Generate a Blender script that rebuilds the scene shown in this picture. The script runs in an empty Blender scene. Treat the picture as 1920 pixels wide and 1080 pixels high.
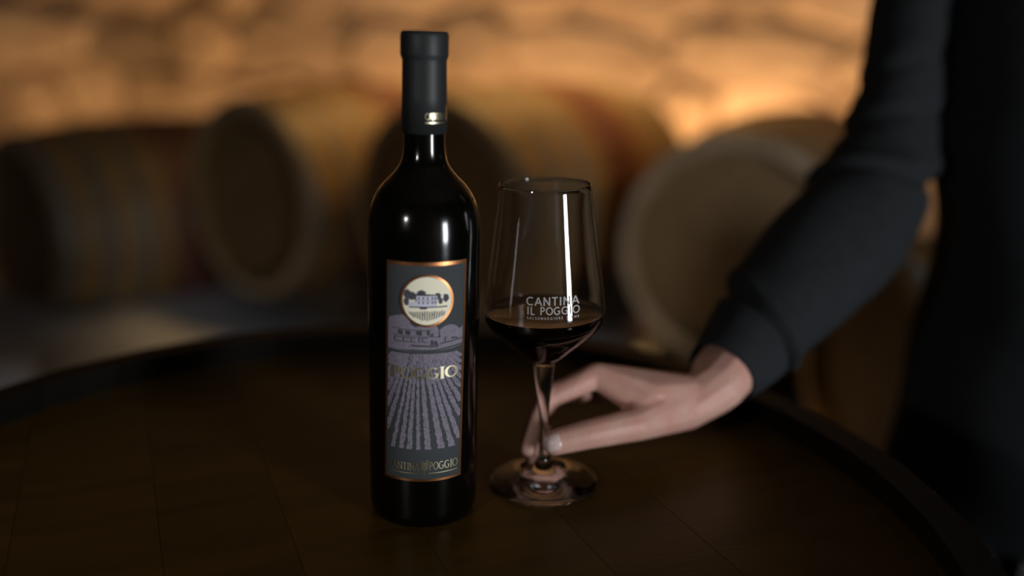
import bpy, bmesh, math, random
import numpy as np
from mathutils import Vector, Matrix
from mathutils.bvhtree import BVHTree
from mathutils.geometry import tessellate_polygon

random.seed(7)
S = bpy.context.scene
COL = S.collection
R = math.radians

# ------------------------------------------------------------------ camera, world, light, exposure
PITCH, ROLL, F, CAM_H = R(15.5), R(1.7), 1680.0, 0.320        # z = 0 is the barrel head the bottle stands on
FLOOR, LEDGE = -0.95, -0.56
cam_data = bpy.data.cameras.new('camera')
cam = bpy.data.objects.new('camera', cam_data); COL.objects.link(cam)
cam_data.sensor_width = 36.0
cam_data.lens = 36.0 * F / 1920.0
cam_data.clip_start = 0.02
cam.matrix_world = Matrix.Translation((0, 0, CAM_H)) @ Matrix.Rotation(R(90) - PITCH, 4, 'X') @ Matrix.Rotation(ROLL, 4, 'Z')
cam_data.dof.use_dof = True
cam_data.dof.focus_distance = 0.595
cam_data.dof.aperture_fstop = 1.3
S.camera = cam

S.view_settings.view_transform = 'Standard'
S.view_settings.look = 'None'
S.view_settings.gamma = 1.0
S.view_settings.use_curve_mapping = False
S.view_settings.exposure = 0.0
S.cycles.max_bounces = 14
S.cycles.transmission_bounces = 12
S.cycles.glossy_bounces = 6
S.cycles.caustics_reflective = False
S.cycles.caustics_refractive = True
S.cycles.sample_clamp_indirect = 4.0

world = bpy.data.worlds.new('world'); S.world = world
world.use_nodes = True
world.node_tree.nodes['Background'].inputs[0].default_value = (0.6, 0.75, 1.0, 1)
world.node_tree.nodes['Background'].inputs[1].default_value = 0.02


def area(name, loc, target, sx, sy, power, color, spread=180):
    d = bpy.data.lights.new(name, 'AREA'); d.shape = 'RECTANGLE'; d.size = sx; d.size_y = sy
    d.energy = power; d.color = color; d.spread = R(spread)
    o = bpy.data.objects.new(name, d); COL.objects.link(o)
    o.location = loc
    o.rotation_euler = (Vector(target) - Vector(loc)).to_track_quat('-Z', 'Y').to_euler()
    return o


# daylight through the cellar doorway behind and to the right of the camera
DOOR_C = Vector((1.93, -1.20, 0.18))
area('doorway_daylight', DOOR_C, (-0.05, 0.6, 0.1), 0.40, 0.85, 46.0, (0.92, 0.96, 1.0))
# narrow light added far to the right for the bottle's edge streak; no opening there
area('side_streak_light', (2.84, 1.28, 0.15), (-0.05, 0.6, 0.1), 0.14, 1.2, 7.0, (0.90, 0.96, 1.0))
# small dim fill added to the left of the camera, brightening the fingers
area('left_fill', (-0.75, -0.55, 0.52), (0.0, 0.6, 0.1), 0.05, 0.05, 2.6, (1.0, 0.95, 0.9))
# warm lamps standing on the ledge behind the barrels and washing the stone wall
def wall_lamp(name, loc, target, power, size=0.10):
    return area(name, loc, target, size, size, power, (1.0, 0.60, 0.30), 170)
wall_lamp('wall_washer_right', (1.10, 3.55, -0.40), (1.0, 4.2, 0.2), 16.5)
wall_lamp('wall_washer_middle', (0.05, 3.70, -0.40), (0.0, 4.4, 0.2), 12.5)
wall_lamp('wall_washer_left', (-1.15, 3.85, -0.40), (-1.2, 4.6, 0.2), 6.0)
wall_lamp('wall_washer_far_left', (-2.4, 4.0, -0.40), (-2.4, 4.7, 0.2), 3.5)
# dim warm fill added overhead to brighten the barrels
area('barrel_fill', (0.0, 2.9, 2.1), (0.1, 3.0, -0.2), 0.5, 0.5, 14.0, (1.0, 0.58, 0.20), 58)

# ------------------------------------------------------------------ helpers
_F = Vector((0, math.cos(PITCH), -math.sin(PITCH))); _R = Vector((1, 0, 0)); _U = _R.cross(_F)


def ray(x, y):
    u = (x - 960) / F; v = -(y - 540) / F
    c, s = math.cos(ROLL), math.sin(ROLL)
    return _F + (u * c - v * s) * _R + (u * s + v * c) * _U


def at(x, y, depth):
    """a photograph pixel at a measured depth, as a point of the room"""
    return Vector((0, 0, CAM_H)) + depth * ray(x, y)


def proj(P):
    q = P - Vector((0, 0, CAM_H)); d = q.dot(_F); u = q.dot(_R) / d; v = q.dot(_U) / d
    c, s = math.cos(ROLL), math.sin(ROLL)
    return 960 + F * (u * c + v * s), 540 - F * (-u * s + v * c)


def on_lathe(X, Y, base, radius, zlo, zhi, lift, mtx=None):
    """where the sight line to (X, Y) meets an upright round body: height from its front line, then the turn round it"""
    mtx = mtx or Matrix.Translation(base)
    view = Vector((-base.x, -base.y, 0)).normalized(); side = Vector((-view.y, view.x, 0))
    lo, hi = zlo, zhi
    for _ in range(30):
        m = (lo + hi) / 2
        if proj(mtx @ (view * radius(m) + Vector((0, 0, m))))[1] > Y: lo = m
        else: hi = m
    zz = lo; r = radius(zz); a, b = -1.45, 1.45
    for _ in range(30):
        m = (a + b) / 2
        if proj(mtx @ ((view * math.cos(m) + side * math.sin(m)) * r + Vector((0, 0, zz))))[0] < X: a = m
        else: b = m
    return (view * math.cos(a) + side * math.sin(a)) * (r + lift) + Vector((0, 0, zz))


def link(name, me, parent=None, m=None, smooth=False):
    o = bpy.data.objects.new(name, me); COL.objects.link(o)
    if m is not None:
        me.materials.clear(); me.materials.append(m)
    if smooth:
        me.polygons.foreach_set('use_smooth', [True] * len(me.polygons))
    if parent is not None: o.parent = parent
    return o


def mesh(name, verts, faces):
    me = bpy.data.meshes.new(name)
    me.from_pydata([tuple(v) for v in verts], [], faces); me.validate(); me.update()
    return me


def bm_mesh(name, bm):
    me = bpy.data.meshes.new(name); bm.normal_update(); bm.to_mesh(me); bm.free(); return me


def thing(name, label, cat, loc=(0, 0, 0), rot=None, group=None):
    o = bpy.data.objects.new(name, None); COL.objects.link(o)
    o.empty_display_size = 0.05
    o.location = loc
    if rot is not None: o.rotation_euler = rot
    o['label'] = label; o['category'] = cat
    if group: o['group'] = group
    return o


def structure(o):
    o['kind'] = 'structure'; return o


def box_mesh(name, lo, hi, bevel=0.0):
    bm = bmesh.new()
    bmesh.ops.create_cube(bm, size=1.0)
    for v in bm.verts:
        v.co = Vector([(lo[i] + hi[i]) / 2 + v.co[i] * (hi[i] - lo[i]) for i in range(3)])
    if bevel:
        bmesh.ops.bevel(bm, geom=bm.edges[:], offset=bevel, segments=2, affect='EDGES', profile=0.6)
    return bm_mesh(name, bm)


def lathe(name, prof, n=96, closed=False):
    """prof: (r, z) points; r = 0 ends make a pole"""
    verts, faces, rings = [], [], []
    for r, z in prof:
        if r < 1e-6:
            rings.append([len(verts)]); verts.append((0, 0, z))
        else:
            rings.append(list(range(len(verts), len(verts) + n)))
            verts += [(r * math.cos(2 * math.pi * k / n), r * math.sin(2 * math.pi * k / n), z) for k in range(n)]
    pairs = list(zip(rings, rings[1:])) + ([(rings[-1], rings[0])] if closed else [])
    for a, b in pairs:
        for k in range(n):
            k2 = (k + 1) % n
            if len(a) == 1 and len(b) == 1: continue
            if len(a) == 1: faces.append((a[0], b[k2], b[k]))
            elif len(b) == 1: faces.append((a[k], a[k2], b[0]))
            else: faces.append((a[k], a[k2], b[k2], b[k]))
    me = mesh(name, verts, faces)
    bm = bmesh.new(); bm.from_mesh(me); bmesh.ops.recalc_face_normals(bm, faces=bm.faces[:]); bm.to_mesh(me); bm.free()
    return me


def spline(pts, steps=6):
    """Catmull-Rom through 2-D or 3-D points"""
    P = [np.array(p, float) for p in pts]
    P = [2 * P[0] - P[1]] + P + [2 * P[-1] - P[-2]]
    out = []
    for i in range(1, len(P) - 2):
        for k in range(steps):
            t = k / steps
            a, b, c, d = P[i - 1], P[i], P[i + 1], P[i + 2]
            out.append(0.5 * (2 * b + (c - a) * t + (2 * a - 5 * b + 4 * c - d) * t * t + (3 * b - a - 3 * c + d) * t ** 3))
    out.append(P[-2])
    return out


# ------------------------------------------------------------------ materials
def srgb(r, g, b):
    f = lambda c: c / 12.92 if c <= 0.04045 else ((c + 0.055) / 1.055) ** 2.4
    return (f(r / 255), f(g / 255), f(b / 255), 1)


def mat(name, color, rough=0.6, metal=0.0, spec=0.5, noise=None, bump=None, stretch=(1, 1, 1), coat=0.0, random_tint=0.0, **kw):
    """noise = (scale, colour2, detail); bump = (scale, strength)"""
    m = bpy.data.materials.new(name); m.use_nodes = True
    nt = m.node_tree; b = nt.nodes['Principled BSDF']
    b.inputs['Base Color'].default_value = color if len(color) == 4 else (*color, 1)
    b.inputs['Roughness'].default_value = rough
    b.inputs['Metallic'].default_value = metal
    b.inputs['Specular IOR Level'].default_value = spec
    b.inputs['Coat Weight'].default_value = coat
    for k, v in kw.items(): b.inputs[k.replace('_', ' ')].default_value = v
    tc = nt.nodes.new('ShaderNodeTexCoord'); mp = nt.nodes.new('ShaderNodeMapping')
    mp.inputs['Scale'].default_value = stretch
    nt.links.new(tc.outputs['Object'], mp.inputs[0])
    col = None
    oi = nt.nodes.new('ShaderNodeObjectInfo')
    if noise:
        n = nt.nodes.new('ShaderNodeTexNoise'); n.noise_dimensions = '4D'
        n.inputs['Scale'].default_value = noise[0]; n.inputs['Detail'].default_value = noise[2] if len(noise) > 2 else 4
        mw = nt.nodes.new('ShaderNodeMath'); mw.operation = 'MULTIPLY'; mw.inputs[1].default_value = 37.0
        nt.links.new(oi.outputs['Random'], mw.inputs[0]); nt.links.new(mw.outputs[0], n.inputs['W'])
        nt.links.new(mp.outputs[0], n.inputs['Vector'])
        rp = nt.nodes.new('ShaderNodeValToRGB')
        rp.color_ramp.elements[0].position = 0.32; rp.color_ramp.elements[1].position = 0.68
        rp.color_ramp.elements[0].color = color if len(color) == 4 else (*color, 1)
        c2 = noise[1]; rp.color_ramp.elements[1].color = c2 if len(c2) == 4 else (*c2, 1)
        nt.links.new(n.outputs['Fac'], rp.inputs[0]); col = rp.outputs[0]
    if random_tint:
        hs = nt.nodes.new('ShaderNodeHueSaturation')
        mr = nt.nodes.new('ShaderNodeMapRange')
        mr.inputs['To Min'].default_value = 1 - random_tint; mr.inputs['To Max'].default_value = 1 + random_tint
        nt.links.new(oi.outputs['Random'], mr.inputs[0]); nt.links.new(mr.outputs[0], hs.inputs['Value'])
        if col is not None: nt.links.new(col, hs.inputs['Color'])
        else: hs.inputs['Color'].default_value = color if len(color) == 4 else (*color, 1)
        col = hs.outputs[0]
    if col is not None: nt.links.new(col, b.inputs['Base Color'])
    if bump:
        n2 = nt.nodes.new('ShaderNodeTexNoise'); n2.inputs['Scale'].default_value = bump[0]; n2.inputs['Detail'].default_value = 5
        nt.links.new(mp.outputs[0], n2.inputs['Vector'])
        bp = nt.nodes.new('ShaderNodeBump'); bp.inputs['Strength'].default_value = bump[1]; bp.inputs['Distance'].default_value = 0.004
        nt.links.new(n2.outputs['Fac'], bp.inputs['Height']); nt.links.new(bp.outputs[0], b.inputs['Normal'])
    return m


M = {}
M['stone'] = mat('rough_stone', (0.50, 0.36, 0.22), 0.9, noise=(5, (0.30, 0.20, 0.11), 6), bump=(14, 0.6), random_tint=0.35)
M['mortar'] = mat('lime_mortar', (0.40, 0.28, 0.17), 0.95, noise=(9, (0.22, 0.15, 0.09)), bump=(25, 0.4))
M['plaster'] = mat('cellar_plaster', (0.16, 0.13, 0.10), 0.95, noise=(2, (0.10, 0.08, 0.06)))
M['paving'] = mat('cellar_paving', (0.05, 0.046, 0.042), 0.8, noise=(3, (0.03, 0.028, 0.025)), bump=(12, 0.3))
M['ledge'] = mat('pale_concrete', (0.50, 0.53, 0.57), 0.8, noise=(4, (0.28, 0.30, 0.33)), bump=(18, 0.2))
M['oak'] = mat('oak_head', (0.23, 0.145, 0.068), 0.6, noise=(7, (0.16, 0.098, 0.044), 6), stretch=(1, 8, 1), bump=(20, 0.15), random_tint=0.12)
M['hoop'] = mat('galvanised_hoop', (0.20, 0.18, 0.15), 0.6, metal=0.6, noise=(12, (0.13, 0.11, 0.09)))
M['old_hoop'] = mat('dark_iron_hoop', (0.05, 0.045, 0.04), 0.55, metal=0.6, noise=(20, (0.08, 0.05, 0.03)))
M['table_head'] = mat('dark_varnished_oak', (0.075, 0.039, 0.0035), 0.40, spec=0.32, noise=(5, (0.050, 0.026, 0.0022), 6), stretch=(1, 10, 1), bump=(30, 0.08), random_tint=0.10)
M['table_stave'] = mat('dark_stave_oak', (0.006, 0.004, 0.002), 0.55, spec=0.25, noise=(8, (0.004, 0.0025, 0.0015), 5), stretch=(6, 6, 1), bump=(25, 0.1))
M['endgrain'] = mat('pale_end_grain', (0.42, 0.31, 0.20), 0.7, noise=(30, (0.30, 0.21, 0.13)), random_tint=0.1)
M['limestone'] = mat('pale_limestone', (0.85, 0.90, 0.97), 0.8, noise=(8, (0.72, 0.76, 0.82)))
M['beam'] = mat('grey_timber', (0.16, 0.13, 0.10), 0.8, noise=(6, (0.10, 0.08, 0.06)), stretch=(1, 6, 6))


def stave_material():
    """barrique stave: pale oak at the ends, wine-stained round the bung"""
    m = mat('stained_stave', (0.20, 0.115, 0.034), 0.55, noise=(6, (0.13, 0.072, 0.02), 5), stretch=(9, 9, 1), bump=(22, 0.12), random_tint=0.12)
    nt = m.node_tree; b = nt.nodes['Principled BSDF']
    old = b.inputs['Base Color'].links[0].from_socket
    tc = nt.nodes.new('ShaderNodeTexCoord'); sx = nt.nodes.new('ShaderNodeSeparateXYZ')
    nt.links.new(tc.outputs['Object'], sx.inputs[0])
    rp = nt.nodes.new('ShaderNodeValToRGB')
    e = rp.color_ramp.elements
    e[0].position = 0.31; e[0].color = (0, 0, 0, 1); e[1].position = 0.39; e[1].color = (1, 1, 1, 1)
    a = e.new(0.53); a.color = (1, 1, 1, 1); a = e.new(0.60); a.color = (0, 0, 0, 1)
    nt.links.new(sx.outputs['Z'], rp.inputs[0])
    mx = nt.nodes.new('ShaderNodeMix'); mx.data_type = 'RGBA'
    nt.links.new(rp.outputs[0], mx.inputs['Factor']); nt.links.new(old, mx.inputs['A'])
    mx.inputs['B'].default_value = (0.085, 0.028, 0.014, 1)
    nt.links.new(mx.outputs['Result'], b.inputs['Base Color'])
    return m


M['stave'] = stave_material()
M['bottle'] = mat('black_bottle_glass', (0.0015, 0.0015, 0.001), 0.13, spec=0.5)
M['capsule'] = mat('matt_black_capsule', (0.022, 0.023, 0.024), 0.48, spec=0.28)
M['label'] = mat('slate_label_paper', (0.050, 0.056, 0.059), 0.75, spec=0.2, bump=(2500, 0.05))
M['lilac'] = mat('lilac_print', (0.25, 0.22, 0.275), 0.75, spec=0.2, noise=(900, (0.16, 0.14, 0.18)))
M['cream'] = mat('cream_print', (0.90, 0.85, 0.66), 0.6, spec=0.2)
M['ink'] = mat('indigo_ink', (0.045, 0.045, 0.07), 0.7, spec=0.2)
M['inkgrey'] = mat('grey_ink', (0.085, 0.085, 0.10), 0.7, spec=0.2)
M['pale'] = mat('pale_lavender_print', (0.60, 0.60, 0.70), 0.7, spec=0.2)
M['copper'] = mat('copper_foil', (0.78, 0.33, 0.13), 0.33, metal=1.0)
M['gold'] = mat('gold_foil', (0.86, 0.78, 0.52), 0.36, metal=1.0)
M['etch'] = mat('white_screen_print', (0.33, 0.315, 0.31), 0.6)


def glass_material():
    m = bpy.data.materials.new('clear_glass'); m.use_nodes = True
    b = m.node_tree.nodes['Principled BSDF']
    b.inputs['Base Color'].default_value = (0.985, 0.985, 0.985, 1)
    b.inputs['Roughness'].default_value = 0.0; b.inputs['IOR'].default_value = 1.5
    b.inputs['Transmission Weight'].default_value = 1.0
    return m


def wine_material():
    m = bpy.data.materials.new('red_wine'); m.use_nodes = True
    nt = m.node_tree; b = nt.nodes['Principled BSDF']
    b.inputs['Base Color'].default_value = (1, 1, 1, 1)
    b.inputs['Roughness'].default_value = 0.0; b.inputs['IOR'].default_value = 1.34
    b.inputs['Transmission Weight'].default_value = 1.0
    v = nt.nodes.new('ShaderNodeVolumeAbsorption')
    v.inputs['Color'].default_value = (0.45, 0.03, 0.06, 1); v.inputs['Density'].default_value = 190.0
    nt.links.new(v.outputs[0], nt.nodes['Material Output'].inputs['Volume'])
    return m


M['glass'] = glass_material(); M['wine'] = wine_material()
M['skin'] = mat('skin', (0.62, 0.38, 0.305), 0.5, spec=0.35, noise=(45, (0.58, 0.285, 0.225)), bump=(420, 0.12))
M['nail'] = mat('bare_nail', (0.72, 0.54, 0.50), 0.28, spec=0.5)
M['knit'] = mat('charcoal_wool', (0.021, 0.0235, 0.026), 0.9, spec=0.12, noise=(70, (0.017, 0.019, 0.021)), bump=(900, 0.25))
M['trouser'] = mat('black_cloth', (0.010, 0.010, 0.011), 0.9, spec=0.1)
M['hair'] = mat('dark_brown_hair', (0.03, 0.017, 0.009), 0.5)
M['eye'] = mat('eye_white', (0.6, 0.58, 0.55), 0.15)
M['iris'] = mat('brown_iris', (0.05, 0.025, 0.01), 0.15)
M['lip'] = mat('lips', (0.36, 0.12, 0.11), 0.4)
M['shoe'] = mat('black_leather', (0.012, 0.011, 0.010), 0.35)
M['doorwood'] = mat('dark_door_frame', (0.05, 0.035, 0.02), 0.6)

# ------------------------------------------------------------------ the room
WALL_A = R(-8)                                    # the stone wall recedes a little to the left
wall_o = Vector((0.2, 4.35, 0.0))
wx = Vector((math.cos(WALL_A), math.sin(WALL_A), 0)); wn = Vector((math.sin(WALL_A), -math.cos(WALL_A), 0))
wall = structure(link('wall_back', box_mesh('wall_back', (-5.2, 0.0, FLOOR), (5.2, 0.25, 2.2)), None, M['mortar']))
wall.location = wall_o; wall.rotation_euler = (0, 0, WALL_A)

# rubble stones: ten shapes, laid in uneven courses, each its own object
def stone_mesh(k):
    rnd = random.Random(100 + k)
    n = rnd.choice((6, 7, 8))
    front, back = [], []
    for i in range(n):
        a = 2 * math.pi * (i + rnd.uniform(-0.2, 0.2)) / n + math.pi / n
        c, s = math.cos(a), math.sin(a)
        q = 0.5 / max(abs(c), abs(s)) * rnd.uniform(0.88, 1.0)
        q = min(q, 0.60)
        front.append((c * q * 0.86, -rnd.uniform(0.8, 1.1), s * q * 0.84)); back.append((c * q, 0.0, s * q))
    mid = [(f[0] * 0.45 + b[0] * 0.55, f[1] * 0.66, f[2] * 0.45 + b[2] * 0.55) for f, b in zip(front, back)]
    v = back + mid + front + [(0, -1.15, 0)]
    fs = []
    for i in range(n):
        j = (i + 1) % n
        fs += [(i, j, n + j, n + i), (n + i, n + j, 2 * n + j, 2 * n + i), (2 * n + i, 2 * n + j, 3 * n)]
    me = mesh('stone', v, fs)
    bm = bmesh.new(); bm.from_mesh(me); bmesh.ops.recalc_face_normals(bm, faces=bm.faces[:]); bm.to_mesh(me); bm.free()
    me.materials.append(M['stone'])
    return me


stone_shapes = [stone_mesh(k) for k in range(10)]
z = LEDGE + 0.42
while z < 1.35:
    hgt = random.uniform(0.20, 0.36)
    x = -3.5 + random.uniform(0, 0.3)
    while x < 3.3:
        w = random.uniform(0.24, 0.80)
        o = link('stone', random.choice(stone_shapes), wall)
        o.location = (x + w / 2, 0.0, z + hgt / 2 + random.uniform(-0.05, 0.05))
        o.scale = (w * random.uniform(1.04, 1.14), random.uniform(0.03, 0.08), hgt * random.uniform(1.0, 1.35))
        o.rotation_euler = (0, R(random.uniform(-9, 9)), 0)
        x += w
    z += hgt

structure(link('floor', box_mesh('floor', (-5, -1.6, FLOOR - 0.1), (5, 5.6, FLOOR)), None, M['paving']))
structure(link('ceiling', box_mesh('ceiling', (-5, -1.6, 2.2), (5, 5.6, 2.3)), None, M['plaster']))
structure(link('wall_left', box_mesh('wall_left', (-5.2, -1.6, FLOOR), (-5, 5.6, 2.2)), None, M['plaster']))
structure(link('wall_right', box_mesh('wall_right', (5, -1.6, FLOOR), (5.2, 5.6, 2.2)), None, M['plaster']))
# front wall with the doorway the daylight comes through
bm = bmesh.new()
for lo, hi in (((-5, -1.75, FLOOR), (1.55, -1.6, 2.2)), ((2.75, -1.75, FLOOR), (5, -1.6, 2.2)), ((1.55, -1.75, 1.2), (2.75, -1.6, 2.2))):
    t = box_mesh('t', lo, hi); bm.from_mesh(t); bpy.data.meshes.remove(t)
structure(link('wall_front', bm_mesh('wall_front', bm), None, M['plaster']))
bm = bmesh.new()
for lo, hi in (((1.55, -1.7, FLOOR), (1.65, -1.55, 1.2)), ((2.65, -1.7, FLOOR), (2.75, -1.55, 1.2)), ((1.65, -1.7, 1.1), (2.65, -1.55, 1.2))):
    t = box_mesh('t', lo, hi); bm.from_mesh(t); bpy.data.meshes.remove(t)
structure(link('door_1', bm_mesh('door_1', bm), None, M['doorwood']))
# raised ledge the barrels lie on
ledge = structure(link('trim_1', box_mesh('trim_1', (-4.8, -2.75, FLOOR), (4.8, 0.0, LEDGE), 0.015), None, M['ledge']))
ledge.location = wall_o; ledge.rotation_euler = (0, 0, WALL_A)
ledge_mask = structure(link('trim_2', box_mesh('trim_2', (-4.8, -2.775, FLOOR), (4.8, -2.7502, LEDGE - 0.02), 0.004), None, M['paving']))   # dark sheet added so the ledge front stays as dark as shade
ledge_mask.location = wall_o; ledge_mask.rotation_euler = (0, 0, WALL_A)


# ------------------------------------------------------------------ barrels
def stave_mesh(n, L, r_end, r_mid, th, seg=8):
    half = math.pi / n * 0.985
    v, f = [], []
    angs = (-half, 0.0, half)
    for i in range(seg + 1):
        zz = L * i / seg; t = 2 * i / seg - 1
        ro = r_end + (r_mid - r_end) * (1 - t * t)
        for a in angs: v.append(((ro - (0.0 if a == 0 else 0.0012)) * math.cos(a), (ro) * math.sin(a), zz))
        for a in angs: v.append(((ro - th) * math.cos(a), (ro - th) * math.sin(a), zz))
    for i in range(seg):
        a, b = 6 * i, 6 * (i + 1)
        f += [(a, a + 1, b + 1, b), (a + 1, a + 2, b + 2, b + 1), (a + 4, a + 3, b + 3, b + 4), (a + 5, a + 4, b + 4, b + 5),
              (a + 3, a, b, b + 3), (a + 2, a + 5, b + 5, b + 2)]
    e = 6 * seg
    f += [(0, 3, 4, 1), (1, 4, 5, 2), (e, e + 1, e + 4, e + 3), (e + 1, e + 2, e + 5, e + 4)]
    me = mesh('stave', v, f)
    bm = bmesh.new(); bm.from_mesh(me); bmesh.ops.recalc_face_normals(bm, faces=bm.faces[:]); bm.to_mesh(me); bm.free()
    return me


def plank_mesh(x0, x1, r, th, gap=0.0012):
    """a board of a round head, between two chords"""
    x0 += gap; x1 -= gap
    x0, x1 = max(x0, -r + 1e-4), min(x1, r - 1e-4)
    N = 7; top, bot = [], []
    for k in range(N):
        x = x0 + (x1 - x0) * k / (N - 1); yy = math.sqrt(max(r * r - x * x, 0))
        top.append((x, yy)); bot.append((x, -yy))
    loop = bot + top[::-1]
    n = len(loop)
    v = [(p[0], p[1], 0.0) for p in loop] + [(p[0], p[1], th) for p in loop]
    f = [tuple(range(n)), tuple(range(2 * n - 1, n - 1, -1))] + [(i, (i + 1) % n, n + (i + 1) % n, n + i) for i in range(n)]
    me = mesh('head_plank', v, f)
    bm = bmesh.new(); bm.from_mesh(me); bmesh.ops.recalc_face_normals(bm, faces=bm.faces[:])
    bmesh.ops.bevel(bm, geom=[e for e in bm.edges if abs(e.verts[0].co.z - e.verts[1].co.z) < 1e-6 and abs(e.verts[0].co.x - e.verts[1].co.x) < 1e-5],
                    offset=min(0.0008, gap * 0.8), segments=1, affect='EDGES')
    bm.to_mesh(me); bm.free()
    return me


def hoop_mesh(za, zb, rf, th=0.002):
    return lathe('hoop', [(rf(za) + 0.0004, za), (rf(za) + th, za), (rf(zb) + th, zb), (rf(zb) + 0.0004, zb)], 64, closed=True)


class BarrelKit:
    def __init__(s, n, L, r_end, r_mid, th, recess, planks, hoops, ms, mh, mo, gap=0.0012, me_=None):
        s.n, s.L = n, L
        s.rf = lambda z: r_end + (r_mid - r_end) * (1 - (2 * z / L - 1) ** 2)
        s.stave = stave_mesh(n, L, r_end, r_mid, th); s.stave.materials.append(ms); s.stave.materials.append(me_ or ms)
        for p in s.stave.polygons:
            if abs(p.normal.z) > 0.9: p.material_index = 1
        rh = s.rf(recess) - th + 0.004
        ws = [random.uniform(0.8, 1.2) for _ in range(planks)]; tot = sum(ws); x = -rh; s.planks = []
        for w in ws:
            me = plank_mesh(x, x + 2 * rh * w / tot, rh, 0.018, gap); me.materials.append(mh); s.planks.append(me); x += 2 * rh * w / tot
        s.hoops = []
        for za, zb in hoops:
            me = hoop_mesh(za, zb, s.rf); me.materials.append(mo); me.polygons.foreach_set('use_smooth', [True] * len(me.polygons)); s.hoops.append(me)
        s.recess = recess

    def build(s, root, spin=0.0, back=True, front=True):
        for k in range(s.n):
            o = link('stave', s.stave, root); o.rotation_euler = (0, 0, 2 * math.pi * k / s.n)
        for me in s.hoops: link('hoop', me, root)
        ends = ([(s.recess, 0)] if front else []) + ([(s.L - s.recess - 0.018, 1)] if back else [])
        for zz, side in ends:
            for me in s.planks:
                o = link('head_plank', me, root); o.location = (0, 0, zz); o.rotation_euler = (0, 0, spin)


HO = [(0.006, 0.046), (0.125, 0.160), (0.235, 0.270)]
HO = HO + [(0.92 - b, 0.92 - a) for a, b in HO]
barrique = BarrelKit(24, 0.92, 0.300, 0.338, 0.036, 0.040, 8, HO, M['stave'], M['oak'], M['hoop'], me_=M['endgrain'])
LC = 0.72
HC = [(0.005, 0.04), (0.10, 0.13), (0.19, 0.22)]; HC = HC + [(LC - b, LC - a) for a, b in HC]
cask = BarrelKit(22, LC, 0.252, 0.286, 0.030, 0.035, 7, HC, M['stave'], M['oak'], M['hoop'], me_=M['endgrain'])


def lying_barrel(name, kit, px, py, depth, az, label, spin, group='oak barrels lying along the stone wall', zfix=None):
    c = at(px, py, depth)
    root = thing(name, label, 'barrel', c, (R(-90), R(0), R(-az)), group)
    root.rotation_mode = 'XYZ'
    root.rotation_euler = (R(-90), 0, R(-az))
    kit.build(root, spin)
    # timber cradle: two curved chocks under the barrel
    rb = kit.rf(0.20)
    cr = thing('barrel_cradle', 'timber cradle ' + label_under[name_key(label)], 'cradle', (c.x, c.y, LEDGE), (0, 0, R(-az)), 'timber cradles under the lying barrels')
    for off in (0.19, kit.L - 0.20):
        rb = kit.rf(off) + 0.003
        hh = c.z - LEDGE
        bm = bmesh.new(); v = []; N = 10; hw = min(0.24, rb * 0.8)
        ring = [(-hw, 0), (hw, 0)] + [(hw - 2 * hw * k / N, hh - math.sqrt(rb * rb - (hw - 2 * hw * k / N) ** 2)) for k in range(N + 1)]
        for yy in (off - 0.03, off + 0.03): v.append([bm.verts.new((p[0], yy, max(p[1], 0.004) if i > 1 else 0)) for i, p in enumerate(ring)])
        n = len(ring)
        bm.faces.new(v[0]); bm.faces.new(v[1][::-1])
        for i in range(n): bm.faces.new((v[0][i], v[1][i], v[1][(i + 1) % n], v[0][(i + 1) % n]))
        bmesh.ops.recalc_face_normals(bm, faces=bm.faces[:])
        link('chock', bm_mesh('chock', bm), cr, M['beam'])
    return root


def name_key(l): return l.split()[0]


label_under = {'Leftmost': 'under the leftmost barrel, cut off by the picture edge', 'Oak': 'under the barrel second from the left',
               'Barrel': 'under the barrel hidden partly by the bottle', 'Big': 'under the barrel behind the glass and forearm',
               'Smaller': 'under the smaller cask below the forearm'}
lying_barrel('oak_barrel', barrique, 35, 432, 2.85, 40, 'Leftmost oak barrel in the row, its head cut off by the picture edge', 0.5)
lying_barrel('oak_barrel', barrique, 462, 374, 2.72, 38, 'Oak barrel second from the left, whole dark head facing left of the bottle', 1.1)
lying_barrel('oak_barrel', barrique, 815, 398, 2.42, 37, 'Barrel whose head is half hidden by the bottle, its side behind the glass rim', 0.2)
lying_barrel('oak_barrel', barrique, 1372, 478, 2.24, 30, 'Big pale barrel head right of the wine glass, crossed by the sleeve', 0.9)
lying_barrel('oak_cask', cask, 1612, 690, 1.86, 80, 'Smaller dark cask low at right between forearm and torso', 0.3)

# pale stone block at the front of the ledge
bm = bmesh.new()
t = box_mesh('t', (-0.10, -0.075, 0), (0.10, 0.075, 0.08), 0.03); bm.from_mesh(t); bpy.data.meshes.remove(t)
for v in bm.verts: v.co += Vector((random.uniform(-.006, .006), random.uniform(-.006, .006), 0))
blk = link('stone_block', bm_mesh('stone_block', bm), None, M['limestone'])
blk.location = (-1.26, 2.02, LEDGE); blk.rotation_euler = (0, 0, R(20))
blk['label'] = 'pale loose stone block on the ledge at the far left, below the leftmost barrel'; blk['category'] = 'stone'

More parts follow.
